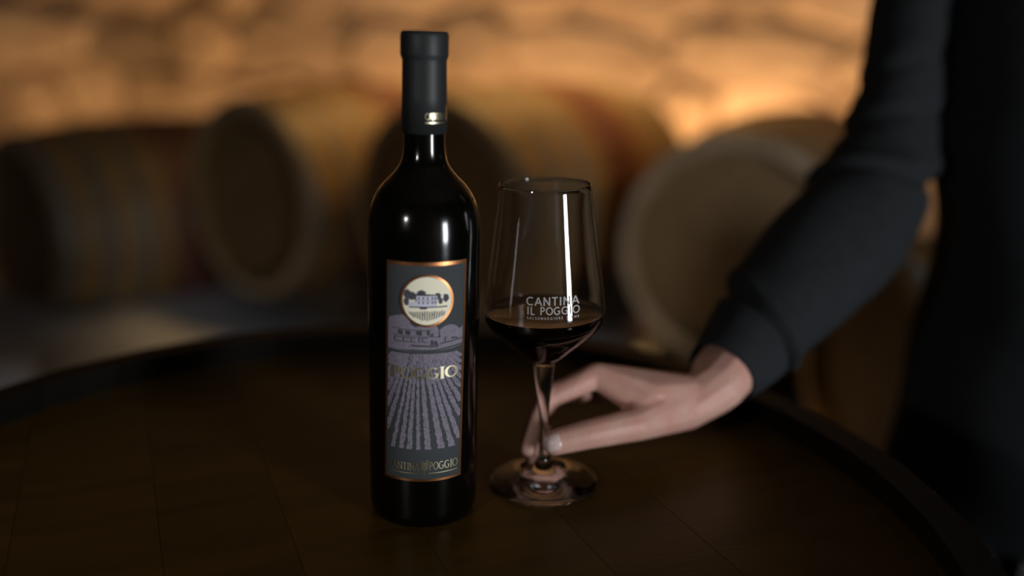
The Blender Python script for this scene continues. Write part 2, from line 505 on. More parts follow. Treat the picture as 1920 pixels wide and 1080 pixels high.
# ------------------------------------------------------------------ the upright barrel that serves as a table
TC = Vector((-0.085, 0.527, 0.0)); CH = 0.024
tb = thing('barrel_table', 'dark upright barrel used as a table under the bottle and glass', 'barrel', (TC.x, TC.y, FLOOR))
LT = -FLOOR + CH
TH = [(0.04, 0.085), (0.17, 0.205), (0.30, 0.335)]
TH = TH + [(LT - 0.062, LT - 0.012), (LT - 0.205, LT - 0.17), (LT - 0.335, LT - 0.30)]
r_end_t, r_mid_t, th_t = 0.388, 0.455, 0.026
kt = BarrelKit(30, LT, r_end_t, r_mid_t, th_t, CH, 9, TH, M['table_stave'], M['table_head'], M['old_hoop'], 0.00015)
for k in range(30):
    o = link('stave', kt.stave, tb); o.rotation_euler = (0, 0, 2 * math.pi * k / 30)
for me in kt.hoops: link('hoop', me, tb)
for me in kt.planks:
    o = link('head_plank', me, tb); o.location = (0, 0, -FLOOR - 0.018 - 0.0001 - random.uniform(0, 0.0002)); o.rotation_euler = (0, 0, R(24))

# ------------------------------------------------------------------ the bottle
BX = Vector((-0.0585, 0.5739, 0.0))
bottle = thing('wine_bottle', 'tall black red-wine bottle with slate picture label standing on the barrel', 'bottle', BX)
prof = [(0, 0.006), (0.020, 0.0045), (0.029, 0.0012), (0.0325, 0.0), (0.0352, 0.0012), (0.0366, 0.0042), (0.0371, 0.009), (0.0372, 0.05), (0.0372, 0.12), (0.0372, 0.188)]
sh = spline([(0.0372, 0.188), (0.0370, 0.2), (0.0362, 0.2075), (0.0344, 0.2155), (0.0312, 0.2228), (0.0268, 0.2288), (0.0222, 0.2334), (0.0178, 0.2385), (0.0150, 0.2435), (0.01365, 0.25), (0.0132, 0.258), (0.0132, 0.27)], 5)
prof += [(p[0], p[1]) for p in sh[1:]] + [(0.0132, 0.300), (0.0, 0.300)]
body = link('glass_body', lathe('glass_body', prof, 128), bottle, M['bottle'], True)
cap = [(0.01345, 0.2615), (0.0142, 0.2615), (0.01415, 0.285), (0.01395, 0.3055), (0.0141, 0.3068), (0.0149, 0.3085), (0.0151, 0.3100), (0.01505, 0.3205), (0.0146, 0.3225), (0.0135, 0.3236), (0.0, 0.3238)]
link('capsule', lathe('capsule', cap, 96), bottle, M['capsule'], True)
capsule = [o for o in bottle.children if o.name.startswith('capsule')][0]


# --- lettering: letters drawn as pen strokes, serif (thick and thin) or plain
def arc(cx, cy, rx, ry, a0, a1, n=14):
    return [(cx + rx * math.cos(R(a0 + (a1 - a0) * k / n)), cy + ry * math.sin(R(a0 + (a1 - a0) * k / n))) for k in range(n + 1)]


GLY = {
    'O': (0.86, [arc(0.43, 0.5, 0.36, 0.44, 0, 360, 24)]),
    'C': (0.78, [arc(0.43, 0.5, 0.36, 0.44, 48, 312, 20)]),
    'G': (0.86, [arc(0.43, 0.5, 0.36, 0.44, 48, 318, 20), [(0.70, 0.20), (0.70, 0.46)], [(0.48, 0.46), (0.76, 0.46)]]),
    'P': (0.66, [[(0.15, 0), (0.15, 1)], [(0.15, 0.95)] + arc(0.32, 0.71, 0.22, 0.24, 90, -90, 10) + [(0.15, 0.47)]]),
    'R': (0.72, [[(0.15, 0), (0.15, 1)], [(0.15, 0.95)] + arc(0.32, 0.73, 0.22, 0.22, 90, -90, 10) + [(0.15, 0.51)], [(0.32, 0.5), (0.62, 0.0)]]),
    'D': (0.80, [[(0.15, 0), (0.15, 1)], [(0.15, 0.95)] + arc(0.32, 0.5, 0.36, 0.45, 90, -90, 12) + [(0.15, 0.05)]]),
    'I': (0.34, [[(0.17, 0), (0.17, 1)]]),
    'L': (0.60, [[(0.15, 0), (0.15, 1)], [(0.10, 0.05), (0.55, 0.05)]]),
    'T': (0.70, [[(0.35, 0), (0.35, 1)], [(0.04, 0.95), (0.66, 0.95)]]),
    'E': (0.62, [[(0.15, 0), (0.15, 1)], [(0.12, 0.05), (0.55, 0.05)], [(0.15, 0.5), (0.5, 0.5)], [(0.12, 0.95), (0.55, 0.95)]]),
    'N': (0.84, [[(0.14, 0), (0.14, 1)], [(0.14, 0.97), (0.70, 0.03)], [(0.70, 0), (0.70, 1)]]),
    'M': (0.98, [[(0.12, 0), (0.14, 1)], [(0.14, 0.97), (0.48, 0.1)], [(0.48, 0.1), (0.82, 0.97)], [(0.82, 1), (0.84, 0)]]),
    'A': (0.80, [[(0.06, 0), (0.40, 0.97)], [(0.40, 0.97), (0.74, 0)], [(0.18, 0.33), (0.62, 0.33)]]),
    'S': (0.62, [arc(0.31, 0.73, 0.22, 0.22, 40, 270, 12) + arc(0.31, 0.27, 0.23, 0.22, 90, -140, 12)[1:]]),
    ' ': (0.42, []),
}


def stroke_quads(pts, thick, thin, serif):
    P = [np.array(p, float) for p in pts]; out = []
    if len(P) < 2: return out
    L, Rr = [], []
    for i, p in enumerate(P):
        d = P[min(i + 1, len(P) - 1)] - P[max(i - 1, 0)]; d = d / (np.linalg.norm(d) + 1e-9)
        w = 0.5 * (thin + (thick - thin) * abs(d[1]) ** 1.3)
        n = np.array((-d[1], d[0])); L.append(p + n * w); Rr.append(p - n * w)
    for i in range(len(P) - 1): out.append([L[i], L[i + 1], Rr[i + 1], Rr[i]])
    if serif and len(P) == 2 and abs(P[0][0] - P[1][0]) < 0.45 * abs(P[0][1] - P[1][1]) + 1e-6 and abs(P[0][1] - P[1][1]) > 0.6:
        for q in P:
            yv = 0.035 if q[1] < 0.5 else 0.965
            out.append([(q[0] - 0.15, yv - 0.035), (q[0] + 0.15, yv - 0.035), (q[0] + 0.15, yv + 0.035), (q[0] - 0.15, yv + 0.035)])
    return out


def text_quads(s, x0, x1, ybase, h, thick, thin, serif, gap=0.06):
    """quads in pixel-like design units, y down; the text is fitted between x0 and x1"""
    adv = sum(GLY[c][0] + gap for c in s) - gap
    k = (x1 - x0) / adv; x = x0; out = []
    for c in s:
        w, strokes = GLY[c]
        for st in strokes:
            for q in stroke_quads(st, thick, thin, serif):
                out.append([(x + p[0] * k, ybase - p[1] * h) for p in q])
        x += (w + gap) * k
    return out


# --- the label: a design in photo units, wound round the bottle
def bottle_map(X, Y, lift):
    return on_lathe(X, Y, BX, lambda z_: 0.0372, -0.05, 0.35, lift)


def wrapped(name, polys, lift, m, parent, mapper=bottle_map, maxlen=6.0, origin=Vector((0, 0, 0))):
    """polygons of the flat design, cut fine enough to bend round the glass"""
    bm = bmesh.new()
    for poly in polys:
        vs = [bm.verts.new((p[0], p[1], 0)) for p in poly]
        if len(vs) == 4 or len(vs) == 3: bm.faces.new(vs)
        else:
            for t in tessellate_polygon([[Vector((p[0], p[1], 0)) for p in poly]]):
                bm.faces.new([vs[i] for i in t])
    xs = [v.co.x for v in bm.verts]; ys = [v.co.y for v in bm.verts]
    x = min(xs) + maxlen
    while x < max(xs):
        bmesh.ops.bisect_plane(bm, geom=bm.verts[:] + bm.edges[:] + bm.faces[:], plane_co=(x, 0, 0), plane_no=(1, 0, 0)); x += maxlen
    cache = {}
    for v in bm.verts:
        key = (round(v.co.x, 3), round(v.co.y, 3))
        if key not in cache: cache[key] = mapper(v.co.x, v.co.y, lift)
        v.co = cache[key] - origin
    for f in bm.faces:
        f.normal_update()
        if f.normal.dot(f.calc_center_median()) < 0: f.normal_flip()
    return link(name, bm_mesh(name, bm), parent, m)


LX0, LX1, LY0, LY1 = 723.5, 873.0, 492.5, 903.0
def edge_l(Y): return 725.5 - (Y - 492) * 0.0085
def edge_r(Y): return 874.5 - (Y - 492) * 0.0275
def clipx(p): return [(min(max(x, edge_l(y) + 4), edge_r(y) - 4), y) for x, y in p]


def quad_strip(y0, y1, n=6, in_=0.0):
    out = []
    for i in range(n):
        a = y0 + (y1 - y0) * i / n; b = y0 + (y1 - y0) * (i + 1) / n
        out.append([(edge_l(a) + in_, a), (edge_r(a) - in_, a), (edge_r(b) - in_, b), (edge_l(b) + in_, b)])
    return out


label = wrapped('label', quad_strip(LY0, LY1, 8), 0.00012, M['label'], bottle)
label['label'] = 'slate grey paper label with copper border and vineyard picture'
fr = []
for i in range(8):
    a = LY0 + (LY1 - LY0) * i / 8; b = LY0 + (LY1 - LY0) * (i + 1) / 8
    fr.append([(edge_l(a), a), (edge_l(a) + 2.6, a), (edge_l(b) + 2.6, b), (edge_l(b), b)])
    fr.append([(edge_r(a) - 3.2, a), (edge_r(a), a), (edge_r(b), b), (edge_r(b) - 3.2, b)])
fr.append([(edge_l(LY0), LY0), (edge_r(LY0), LY0), (edge_r(LY0), LY0 + 6.5), (edge_l(LY0), LY0 + 6.5)])
fr.append([(edge_l(LY1), LY1 - 4.5), (edge_r(LY1), LY1 - 4.5), (edge_r(LY1), LY1), (edge_l(LY1), LY1)])
wrapped('copper_border', fr, 0.00026, M['copper'], label)

rnd = random.Random(3)
def Z2(pts): return [(680 + x / 4.5, 460 + y / 4.5 + 2.0) for x, y in pts]
# lilac trees and villa
scene_top = [(205, 880), (205, 655), (225, 615), (262, 603), (295, 590), (335, 583), (372, 600), (395, 628), (402, 655), (440, 682), (520, 668), (590, 662), (625, 676),
             (645, 716), (672, 690), (705, 676), (742, 672), (780, 684), (800, 705), (818, 722), (846, 700), (846, 860), (760, 876), (600, 888), (420, 890)]
wrapped('villa_print', [clipx(Z2(scene_top))], 0.00022, M['lilac'], label)
dk = []
for x0, x1 in ((300, 340), (362, 402), (452, 500), (540, 566)): dk.append([(x0, 712), (x1, 716), (x1, 752), (x0, 748)])
for x0, x1 in ((268, 330), (340, 398), (405, 452), (470, 490), (500, 550)):
    dk.append([(x0, 768), (x1, 772), (x1, 778), (x0, 774)]); dk.append([(x0, 768), (x0 + 9, 768), (x0 + 9, 812), (x0, 810)])
    dk.append([(x0, 803), (x1, 807), (x1, 814), (x0, 810)])
dk += [[(255, 700), (575, 708), (575, 714), (255, 706)], [(255, 755), (660, 764), (660, 769), (255, 760)], [(575, 790), (592, 790), (600, 836), (572, 836)],
       [(600, 800), (622, 800), (640, 838), (606, 838)], [(405, 830), (640, 842), (640, 852), (420, 846)], [(650, 822), (840, 800), (840, 808), (650, 832)],
       [(690, 770), (700, 770), (702, 826), (692, 826)], [(300, 880), (420, 872), (600, 874), (846, 846), (846, 858), (600, 888), (420, 888)],
       [(640, 716), (648, 716), (652, 775), (640, 775)], [(745, 780), (800, 790), (800, 800), (745, 795)], [(575, 740), (600, 730), (590, 770), (575, 765)]]
wrapped('villa_shadow_print', [clipx(Z2(q)) for q in dk], 0.00030, M['label'], label)
# vineyard rows running to a vanishing point
rows = []
VP = (784.0, 606.0)
bottoms = [(600, 9), (622, 9), (644, 8), (664, 8), (682, 7), (700, 6), (718, 5.5), (737, 4), (753, 4.6), (767.5, 5), (784, 4), (802.5, 6), (827, 6.6), (846.5, 6), (864, 5.5), (884, 6), (905, 7),
           (928, 7), (954, 8), (984, 9), (1018, 10), (1056, 11)]
for bx, hw in bottoms:
    a_y, b_y = 664.0, 843.0
    N = 46; l, r = [], []
    for k in range(N + 1):
        y = a_y + (b_y - a_y) * k / N
        q = (y - VP[1]) / (840 - VP[1])
        x = VP[0] + (bx - VP[0]) * q
        w = hw * (0.30 + 0.70 * q) * 0.93
        j = 0.75 + 0.25 * q
        l.append((x - w + rnd.uniform(-1.3, 1.3) * j, y)); r.append((x + w + rnd.uniform(-1.3, 1.3) * j, y))
    for k in range(N):
        q = [l[k], r[k], r[k + 1], l[k + 1]]
        xm = sum(p[0] for p in q) / 4; y = q[0][1]
        if edge_l(y) + 3 < xm < edge_r(y) - 4:
            rows.append(clipx(q))
            if y > 690 and rnd.random() < 0.0: pass
wrapped('vineyard_print', rows, 0.00022, M['lilac'], label)
# flecks of shade in the leaves
fl = []
for _ in range(900):
    y = rnd.uniform(668, 838); x = rnd.uniform(edge_l(y) + 6, edge_r(y) - 6); a = rnd.uniform(0.4, 1.1); b = rnd.uniform(0.4, 1.3)
    fl.append([(x - a, y), (x, y - b), (x + a, y), (x, y + b)])
wrapped('leaf_fleck_print', fl, 0.00027, M['label'], label)

# roundel
RC = (800.5, 564.0)
def disc(r, n=40, dx=0, dy=0): return [(RC[0] + dx + r * math.cos(2 * math.pi * k / n), RC[1] + dy + r * math.sin(2 * math.pi * k / n)) for k in range(n)]
ring = [[disc(49.2)[k], disc(49.2)[(k + 1) % 40], disc(45.0)[(k + 1) % 40], disc(45.0)[k]] for k in range(40)]
wrapped('roundel_rim', ring, 0.0007, M['copper'], label)
wrapped('roundel', [disc(46.0)], 0.0006, M['cream'], label)
def Z3(pts): return [(680 + x / 4.5, 460 + y / 4.5 + 4.0) for x, y in pts]
def blob(cx, cy, rx, ry, n=18, j=0.16): return [(cx + rx * math.cos(2 * math.pi * k / n) * (1 + rnd.uniform(-j, j)), cy + ry * math.sin(2 * math.pi * k / n) * (1 + rnd.uniform(-j, j))) for k in range(n)]
trees = [blob(382, 398, 34, 42), blob(420, 410, 34, 36), blob(372, 455, 24, 30), blob(495, 385, 36, 30), blob(455, 420, 22, 26), blob(632, 412, 28, 28), blob(700, 430, 26, 34), blob(655, 455, 18, 26), blob(372, 480, 20, 12), blob(452, 465, 12, 20)]
wrapped('tree_print', [Z3(b) for b in trees], 0.00066, M['inkgrey'], label, maxlen=12)
wrapped('tree_shade_print', [Z3(blob(x + rnd.uniform(-22, 22), y + rnd.uniform(-22, 22), rnd.uniform(3, 8), rnd.uniform(3, 7), 7, 0.3)) for x, y in
        ((382, 398), (420, 410), (495, 385), (632, 412), (700, 430)) for _ in range(9)], 0.00069, M['ink'], label, maxlen=12)
wrapped('small_villa_print', [Z3(q) for q in ([(455, 405), (628, 405), (628, 500), (455, 500)], [(390, 460), (455, 455), (455, 500), (390, 500)])], 0.00070, M['pale'], label, maxlen=12)
vi = [[(440, 400), (540, 392), (640, 402), (640, 408), (440, 408)], [(395, 498), (712, 498), (712, 508), (395, 508)], [(455, 446), (630, 446), (630, 450), (455, 450)],
      [(470, 504), (550, 504), (535, 520), (490, 520)]]
for x in (468, 505, 542, 580, 605):
    vi.append([(x, 418), (x + 13, 418), (x + 13, 438), (x, 438)]); vi.append([(x, 458), (x + 14, 458), (x + 14, 474), (x, 474)])
for k in range(15):
    x = 392 + k * 21
    off = abs(x - 540) / 150
    y0 = 540 + rnd.uniform(-5, 5); y1 = 614 - 40 * off * off + rnd.uniform(-5, 5)
    xb = x + (540 - x) * 0.10
    vi.append([(x, y0), (x + 9, y0), (xb + 8, y1), (xb, y1)])
    if k % 4 == 1: vi.append([(x + 9, y0 + 24), (x + 21, y0 + 20), (x + 21, y0 + 26), (x + 9, y0 + 30)])
wrapped('engraving_print', [Z3(q) for q in vi], 0.00074, M['ink'], label, maxlen=12)

# foil lettering and the tower emblem
wrapped('name_lettering', text_quads('POGGIO', 733.5, 857.5, 711.5, 22.5, 0.20, 0.08, True, 0.03), 0.00042, M['gold'], label)
foot_q = text_quads('CANTINA', 727.5, 786.0, 882.0, 13.5, 0.17, 0.08, True, 0.02) + text_quads('POGGIO', 804.0, 857.5, 882.0, 15.5, 0.17, 0.08, True, 0.02)
foot_q += text_quads('IL', 791.0, 799.5, 889.0, 6.2, 0.20, 0.10, True, 0.05)
foot_q += [[(731, 886.6), (787, 886.6), (787, 888.4), (731, 888.4)], [(803, 886.6), (857, 886.6), (857, 888.4), (803, 888.4)]]
wrapped('winery_lettering', foot_q, 0.00036, M['gold'], label)
tw = [[(789.6, 867), (801.8, 867), (801.8, 880), (789.6, 880)], [(789, 864.5), (791.6, 864.5), (791.6, 869), (789, 869)], [(793.2, 864.5), (795.4, 864.5), (795.4, 869), (793.2, 869)],
      [(797, 863), (799, 863), (799, 869), (797, 869)], [(800, 862), (802.5, 862), (802.5, 873), (800, 873)], [(792, 879), (800, 879), (798, 882), (794, 882)]]
wrapped('tower_emblem', tw, 0.00036, M['gold'], label)
wrapped('tower_opening_print', [[(793, 872), (794.4, 872), (794.4, 875), (793, 875)], [(797, 872), (798.4, 872), (798.4, 875), (797, 875)], [(795, 876), (797, 876), (797, 879.2), (795, 879.2)]], 0.00040, M['label'], label)


def capsule_map(X, Y, lift):
    # X: degrees round the neck from the camera side, Y: height
    view = Vector((-BX.x, -BX.y, 0)).normalized(); side = Vector((-view.y, view.x, 0))
    return (view * math.cos(R(X)) + side * math.sin(R(X))) * (0.01418 + lift) + Vector((0, 0, Y))


def cap_text(s, d0, d1, zb, h):
    return [[(p[0], zb + (0 - p[1]) * h) for p in q] for q in text_quads(s, d0, d1, 0, 1.0, 0.17, 0.09, True, 0.02)]


cq = cap_text('CANTINA', 2, 62, 0.2705, 0.0042) + cap_text('POGGIO', 80, 128, 0.2705, 0.0042) + [[(2, 0.2684), (62, 0.2684), (62, 0.2691), (2, 0.2691)], [(80, 0.2684), (128, 0.2684), (128, 0.2691), (80, 0.2691)]]
cq += [[(66, 0.2700), (76, 0.2700), (76, 0.2768), (66, 0.2768)], [(65, 0.2768), (68, 0.2768), (68, 0.2788), (65, 0.2788)], [(69.7, 0.2768), (72.3, 0.2768), (72.3, 0.2785), (69.7, 0.2785)], [(74, 0.2768), (77, 0.2768), (77, 0.2800), (74, 0.2800)]]
wrapped('capsule_lettering', cq, 0.0001, M['gold'], capsule, mapper=capsule_map, maxlen=3.0)

# ------------------------------------------------------------------ the wine glass
GX = Vector((0.0280, 0.6096, 0.0))
g = thing('wine_glass', 'stemmed wine glass with a little red wine, held at the stem', 'glass', GX)
up_out = spline([(0.0085, 0.0957), (0.0148, 0.1003), (0.0215, 0.1062), (0.0327, 0.1162), (0.0388, 0.1225), (0.0418, 0.1275), (0.0428, 0.1335), (0.0426, 0.1400), (0.0414, 0.1516), (0.0393, 0.1672), (0.0367, 0.1863), (0.0342, 0.2051), (0.0318, 0.2239)], 6)
inner = spline([(0.0, 0.0972), (0.0040, 0.0976), (0.0085, 0.1000), (0.0145, 0.1045), (0.0205, 0.1088), (0.0316, 0.1183), (0.0376, 0.1240), (0.0406, 0.1282), (0.0415, 0.1335), (0.0412, 0.1400), (0.0400, 0.1516), (0.0379, 0.1672), (0.0353, 0.1863), (0.0329, 0.2051), (0.0310, 0.2239)], 6)
stem = spline([(0.0397, 0.0012), (0.037, 0.0024), (0.030, 0.0036), (0.020, 0.0062), (0.0125, 0.0098), (0.0078, 0.0140), (0.0052, 0.0185), (0.0042, 0.0235), (0.0034, 0.0290), (0.0030, 0.0380), (0.0031, 0.0470), (0.0042, 0.0625), (0.0060, 0.0785), (0.0074, 0.0900), (0.0079, 0.0940)], 6)
outer = [(0.0, 0.0008), (0.020, 0.0003), (0.0385, 0.0), (0.0396, 0.0004)] + [tuple(p) for p in stem] + [tuple(p) for p in up_out]
rim = [(0.03165, 0.2244), (0.0314, 0.22455), (0.03115, 0.2244)]
full = outer + rim + [tuple(p) for p in inner[::-1]]
bowl = link('bowl', lathe('bowl', full, 128), g, M['glass'], True)
bowl.name = 'glass_vessel'
WZ = 0.1335
wp = [(0.0, 0.0971)] + [(p[0] + 0.00015, p[1] - 0.0001) for p in inner if 0.001 < p[0] and p[1] < WZ - 0.0008]
rw = 0.0415 + 0.00015
wp += [(rw - 0.0003, WZ - 0.0004), (rw, WZ + 0.0006), (rw - 0.0007, WZ + 0.0002), (rw - 0.002, WZ), (0.02, WZ), (0.0, WZ)]
wine = link('wine', lathe('wine', wp, 128), g, M['wine'], True)
wine['label'] = 'dark red wine filling the bottom of the bowl'

# the hand leans the glass a little: it turns about the edge of its foot
def out_r(zz):
    P = [tuple(p) for p in up_out]
    for a, b in zip(P, P[1:]):
        if a[1] <= zz <= b[1]: return a[0] + (b[0] - a[0]) * (zz - a[1]) / max(b[1] - a[1], 1e-9)
    return 0.03
TILT = R(-1.9)
piv = Vector((-0.0385 if TILT < 0 else 0.0385, 0, 0))
GM = Matrix.Translation(GX) @ Matrix.Translation(piv) @ Matrix.Rotation(TILT, 4, 'Y') @ Matrix.Translation(-piv)


def glass_map(X, Y, lift):
    return on_lathe(X, Y, GX, out_r, 0.126, 0.20, lift, GM)


tq = text_quads('CANTINA', 987, 1086, 573.5, 16.0, 0.16, 0.16, False, 0.07) + text_quads('IL POGGIO', 987.5, 1087, 591.0, 15.0, 0.16, 0.16, False, 0.07)
tq += text_quads('SALSOMAGGIORE TERME', 988, 1086, 599.5, 4.6, 0.17, 0.17, False, 0.34)
pr = wrapped('printed_lettering', tq, 0.00012, M['etch'], g, mapper=glass_map, maxlen=4.0)
g.matrix_world = GM


# ------------------------------------------------------------------ the person
def hull(bm, balls, sub=2):
    """convex hull of balls (centre, radius): limbs, palms"""
    t = bmesh.new()
    for c, r in balls:
        bmesh.ops.create_icosphere(t, subdivisions=sub, radius=r, matrix=Matrix.Translation(c))
    res = bmesh.ops.convex_hull(t, input=t.verts[:])
    bmesh.ops.delete(t, geom=[v for v in t.verts if not v.link_faces], context='VERTS')
    inside = [e for e in res['geom_interior'] if isinstance(e, bmesh.types.BMVert) and e.is_valid]
    if inside: bmesh.ops.delete(t, geom=inside, context='VERTS')
    me = bpy.data.meshes.new('t'); t.to_mesh(me); t.free(); bm.from_mesh(me); bpy.data.meshes.remove(me)


def chain(bm, balls, sub=2):
    for a, b in zip(balls, balls[1:]): hull(bm, (a, b), sub)


def fuse(bm, voxel, smooth=4):
    """fuse overlapping solids into one continuous skin"""
    me = bm_mesh('t', bm); o = bpy.data.objects.new('t', me); COL.objects.link(o)
    m = o.modifiers.new('r', 'REMESH'); m.mode = 'VOXEL'; m.voxel_size = voxel
    m2 = o.modifiers.new('s', 'SMOOTH'); m2.factor = 0.5; m2.iterations = smooth
    dg = bpy.context.evaluated_depsgraph_get(); dg.update()
    out = bpy.data.meshes.new_from_object(o.evaluated_get(dg))
    bpy.data.objects.remove(o); bpy.data.meshes.remove(me)
    return out


def B(x, y, d, r): return (at(x, y, d), r / 1000.0)


PC = Vector((0.63, 0.95, 0.0))                       # the person stands to the right of the barrel, turned to the left
fwd = Vector((-0.68, -0.73, 0)).normalized(); rgt = Vector((-0.73, 0.68, 0)).normalized()   # chest direction, own right side
def bp(r, f, zz): return PC + rgt * r + fwd * f + Vector((0, 0, zz))
person = thing('person', 'person in a charcoal sweater reaching from the right to hold the glass stem', 'person', (PC.x, PC.y, FLOOR))

SHO = bp(0.19, 0.0, 0.43); ELB = at(1640, 352, 0.93)
W2 = at(1345, 724, 0.733)
# right hand with five fingers closed on the stem
hb = bmesh.new()
MCP2, MCP3, MCP4, MCP5 = B(1118, 704, .694, 10.3), B(1127, 708, .713, 10.2), B(1142, 716, .731, 9.6), B(1160, 728, .747, 8.8)
WR, WU = B(1300, 740, .712, 15), B(1305, 737, .742, 15)
hull(hb, (MCP2, MCP3, WR, WU)); hull(hb, (MCP3, MCP4, WU, WR)); hull(hb, (MCP4, MCP5, WU))
chain(hb, (MCP2, B(1030, 745, .684, 8.9), B(1004, 793, .678, 7.9), B(991, 840, .672, 6.9)))
chain(hb, (MCP3, B(1038, 741, .706, 8.9), B(1012, 800, .697, 7.9), B(1001, 858, .688, 6.9)))
chain(hb, (MCP4, B(1077, 724, .737, 8.6), B(1083, 741, .716, 8.0), B(1096, 738, .703, 7.2)))
chain(hb, (MCP5, B(1114, 726, .758, 8.0), B(1117, 741, .738, 7.4), B(1126, 738, .725, 6.8)))
CMC, TM, TI, TT = B(1283, 768, .706, 17), B(1192, 796, .672, 13.2), B(1102, 815, .655, 11.2), B(1040, 830, .650, 9.8)
hull(hb, (CMC, WR, TM)); hull(hb, (CMC, TM, B(1196, 750, .692, 10), WR)); hull(hb, (MCP2, B(1206, 760, .684, 12), CMC, WR)); hull(hb, (MCP2, B(1222, 742, .690, 13), CMC, WR))
chain(hb, (TM, TI, TT)); hull(hb, (CMC, WU, B(1240, 775, .735, 12)))
# wrist and forearm
FA = [(at(1345, 724, .722), .0215), (at(1345, 724, .744), .021)]
hull(hb, (WR, WU, FA[0], FA[1], CMC)); hull(hb, (FA[0], FA[1], (at(1328, 690, .742), .0135), (at(1360, 668, .752), .019)))
F2 = [(W2.lerp(ELB, 0.30) + Vector((0, -0.008, 0)), .026), (W2.lerp(ELB, 0.30) + Vector((0, 0.010, 0)), .026)]
hull(hb, FA + F2)
hand_me = fuse(hb, 0.0011, 16)
# the rest of the body
bb = bmesh.new()
chain(bb, ((W2.lerp(ELB, 0.22), .024), (W2.lerp(ELB, 0.6), .034), (ELB, .036), (at(1668, 250, .955), .032), (at(1693, 140, .968), .030), (at(1722, 0, .985), .033), (SHO + Vector((0, 0, -.015)), .034), (bp(.12, 0, .40), .035)))
hull(bb, ((bp(.14, 0, .405), .035), (bp(-.14, 0, .405), .035), (bp(.09, .01, .30), .075), (bp(-.09, .01, .30), .075)), 3)
hull(bb, ((bp(.09, .01, .30), .075), (bp(-.09, .01, .30), .075), (bp(.07, 0, .08), .07), (bp(-.07, 0, .08), .07)), 3)
hull(bb, ((bp(.07, 0, .08), .07), (bp(-.07, 0, .08), .07), (bp(.08, -.01, -.08), .075), (bp(-.08, -.01, -.08), .075)), 3)
chain(bb, ((bp(0, -.01, .43), .055), (bp(0, .005, .55), .05)))
hull(bb, ((bp(0, -.015, .655), .083), (bp(0, .025, .64), .072), (bp(0, .055, .545), .038), (bp(0, -.01, .56), .05)), 3)
hull(bb, ((bp(0, .093, .60), .008), (bp(0, .085, .645), .006), (bp(0, .105, .598), .009)))
for s in (1, -1):
    hull(bb, ((bp(.078 * s, 0, .64), .012), (bp(.075 * s, .004, .595), .008), (bp(.085 * s, -.012, .64), .009)))
    chain(bb, ((bp(.08 * s, 0, -.12), .074), (bp(.085 * s, .01, -.47), .052), (bp(.083 * s, -.012, -.60), .052), (bp(.082 * s, -.02, FLOOR + .09), .036)))
    hull(bb, ((bp(.082 * s, -.02, FLOOR + .06), .035), (bp(.09 * s, .13, FLOOR + .03), .024)))
LE = bp(-.25, -.03, .15); LW = bp(-.255, .06, -.10)
chain(bb, ((bp(-.185, 0, .41), .034), (LE, .036), (LW, .025)))
body_me = fuse(bb, 0.0055, 4)
# relaxed left hand beside the hip
lb = bmesh.new()
def lh(a, b, c, r): return (LW + rgt * a + fwd * b + Vector((0, 0, c)), r)
hull(lb, ((LW, .023), lh(0, .035, -.085, .010), lh(0, -.035, -.080, .009)))
for b0, l in ((.034, .072), (.012, .080), (-.011, .074), (-.033, .058)):
    chain(lb, (lh(0, b0, -.083, .0095), lh(.006, b0 * 1.05, -.083 - l * .52, .0085), lh(.018, b0 * 1.05, -.083 - l * .8, .0075), lh(.03, b0 * 1.05, -.083 - l, .0065)))
chain(lb, (lh(0, .02, -.025, .015), lh(.012, .048, -.06, .011), lh(.02, .055, -.092, .0095), lh(.024, .054, -.112, .008)))
chain(lb, ((LW, .023), (LW.lerp(LE, .3), .027)))
left_me = fuse(lb, 0.0018, 4)
bm = bmesh.new()
for me in (hand_me, body_me, left_me): bm.from_mesh(me)
me = bm_mesh('body', bm)
def to_person(o):
    o.parent = person; o.matrix_parent_inverse = Matrix.Translation((-PC.x, -PC.y, -FLOOR)); return o
body_o = to_person(link('body', me, None, M['skin'], True))

# thumb nail laid on the thumb tip
bvh = BVHTree.FromPolygons([v.co[:] for v in hand_me.vertices], [tuple(p.vertices) for p in hand_me.polygons])
ax = (TT[0] - TI[0]).normalized()
ncam = (Vector((0, 0, CAM_H)) - TT[0]).normalized(); nrm = (ncam + ax * 0.25 + Vector((0, 0, 0.02))); nrm = (nrm - ax * nrm.dot(ax) * 0.75).normalized()
sd = ax.cross(nrm).normalized()
vs, fs = [], []; NU, NV = 13, 13
for i in range(NU):
    for j in range(NV):
        a = (i / (NU - 1) * 2 - 1); b = (j / (NV - 1) * 2 - 1)
        k = 1 - 0.13 * abs(a) ** 4
        q = TT[0] + ax * (b * 0.0060 * k + 0.0022) + sd * (a * 0.0060 * (1 - 0.10 * abs(b) ** 3)) + nrm * 0.03
        hit = bvh.ray_cast(q, -nrm, 0.05)
        p = hit[0] if hit[0] is not None else q - nrm * 0.021
        vs.append(p + nrm * (0.00055 - 0.0004 * max(abs(a), abs(b)) ** 6))
for i in range(NU - 1):
    for j in range(NV - 1): fs.append((i * NV + j, (i + 1) * NV + j, (i + 1) * NV + j + 1, i * NV + j + 1))
to_person(link('thumb_nail', mesh('thumb_nail', vs, fs), None, M['nail'], True))
for me in (hand_me, body_me, left_me): bpy.data.meshes.remove(me)

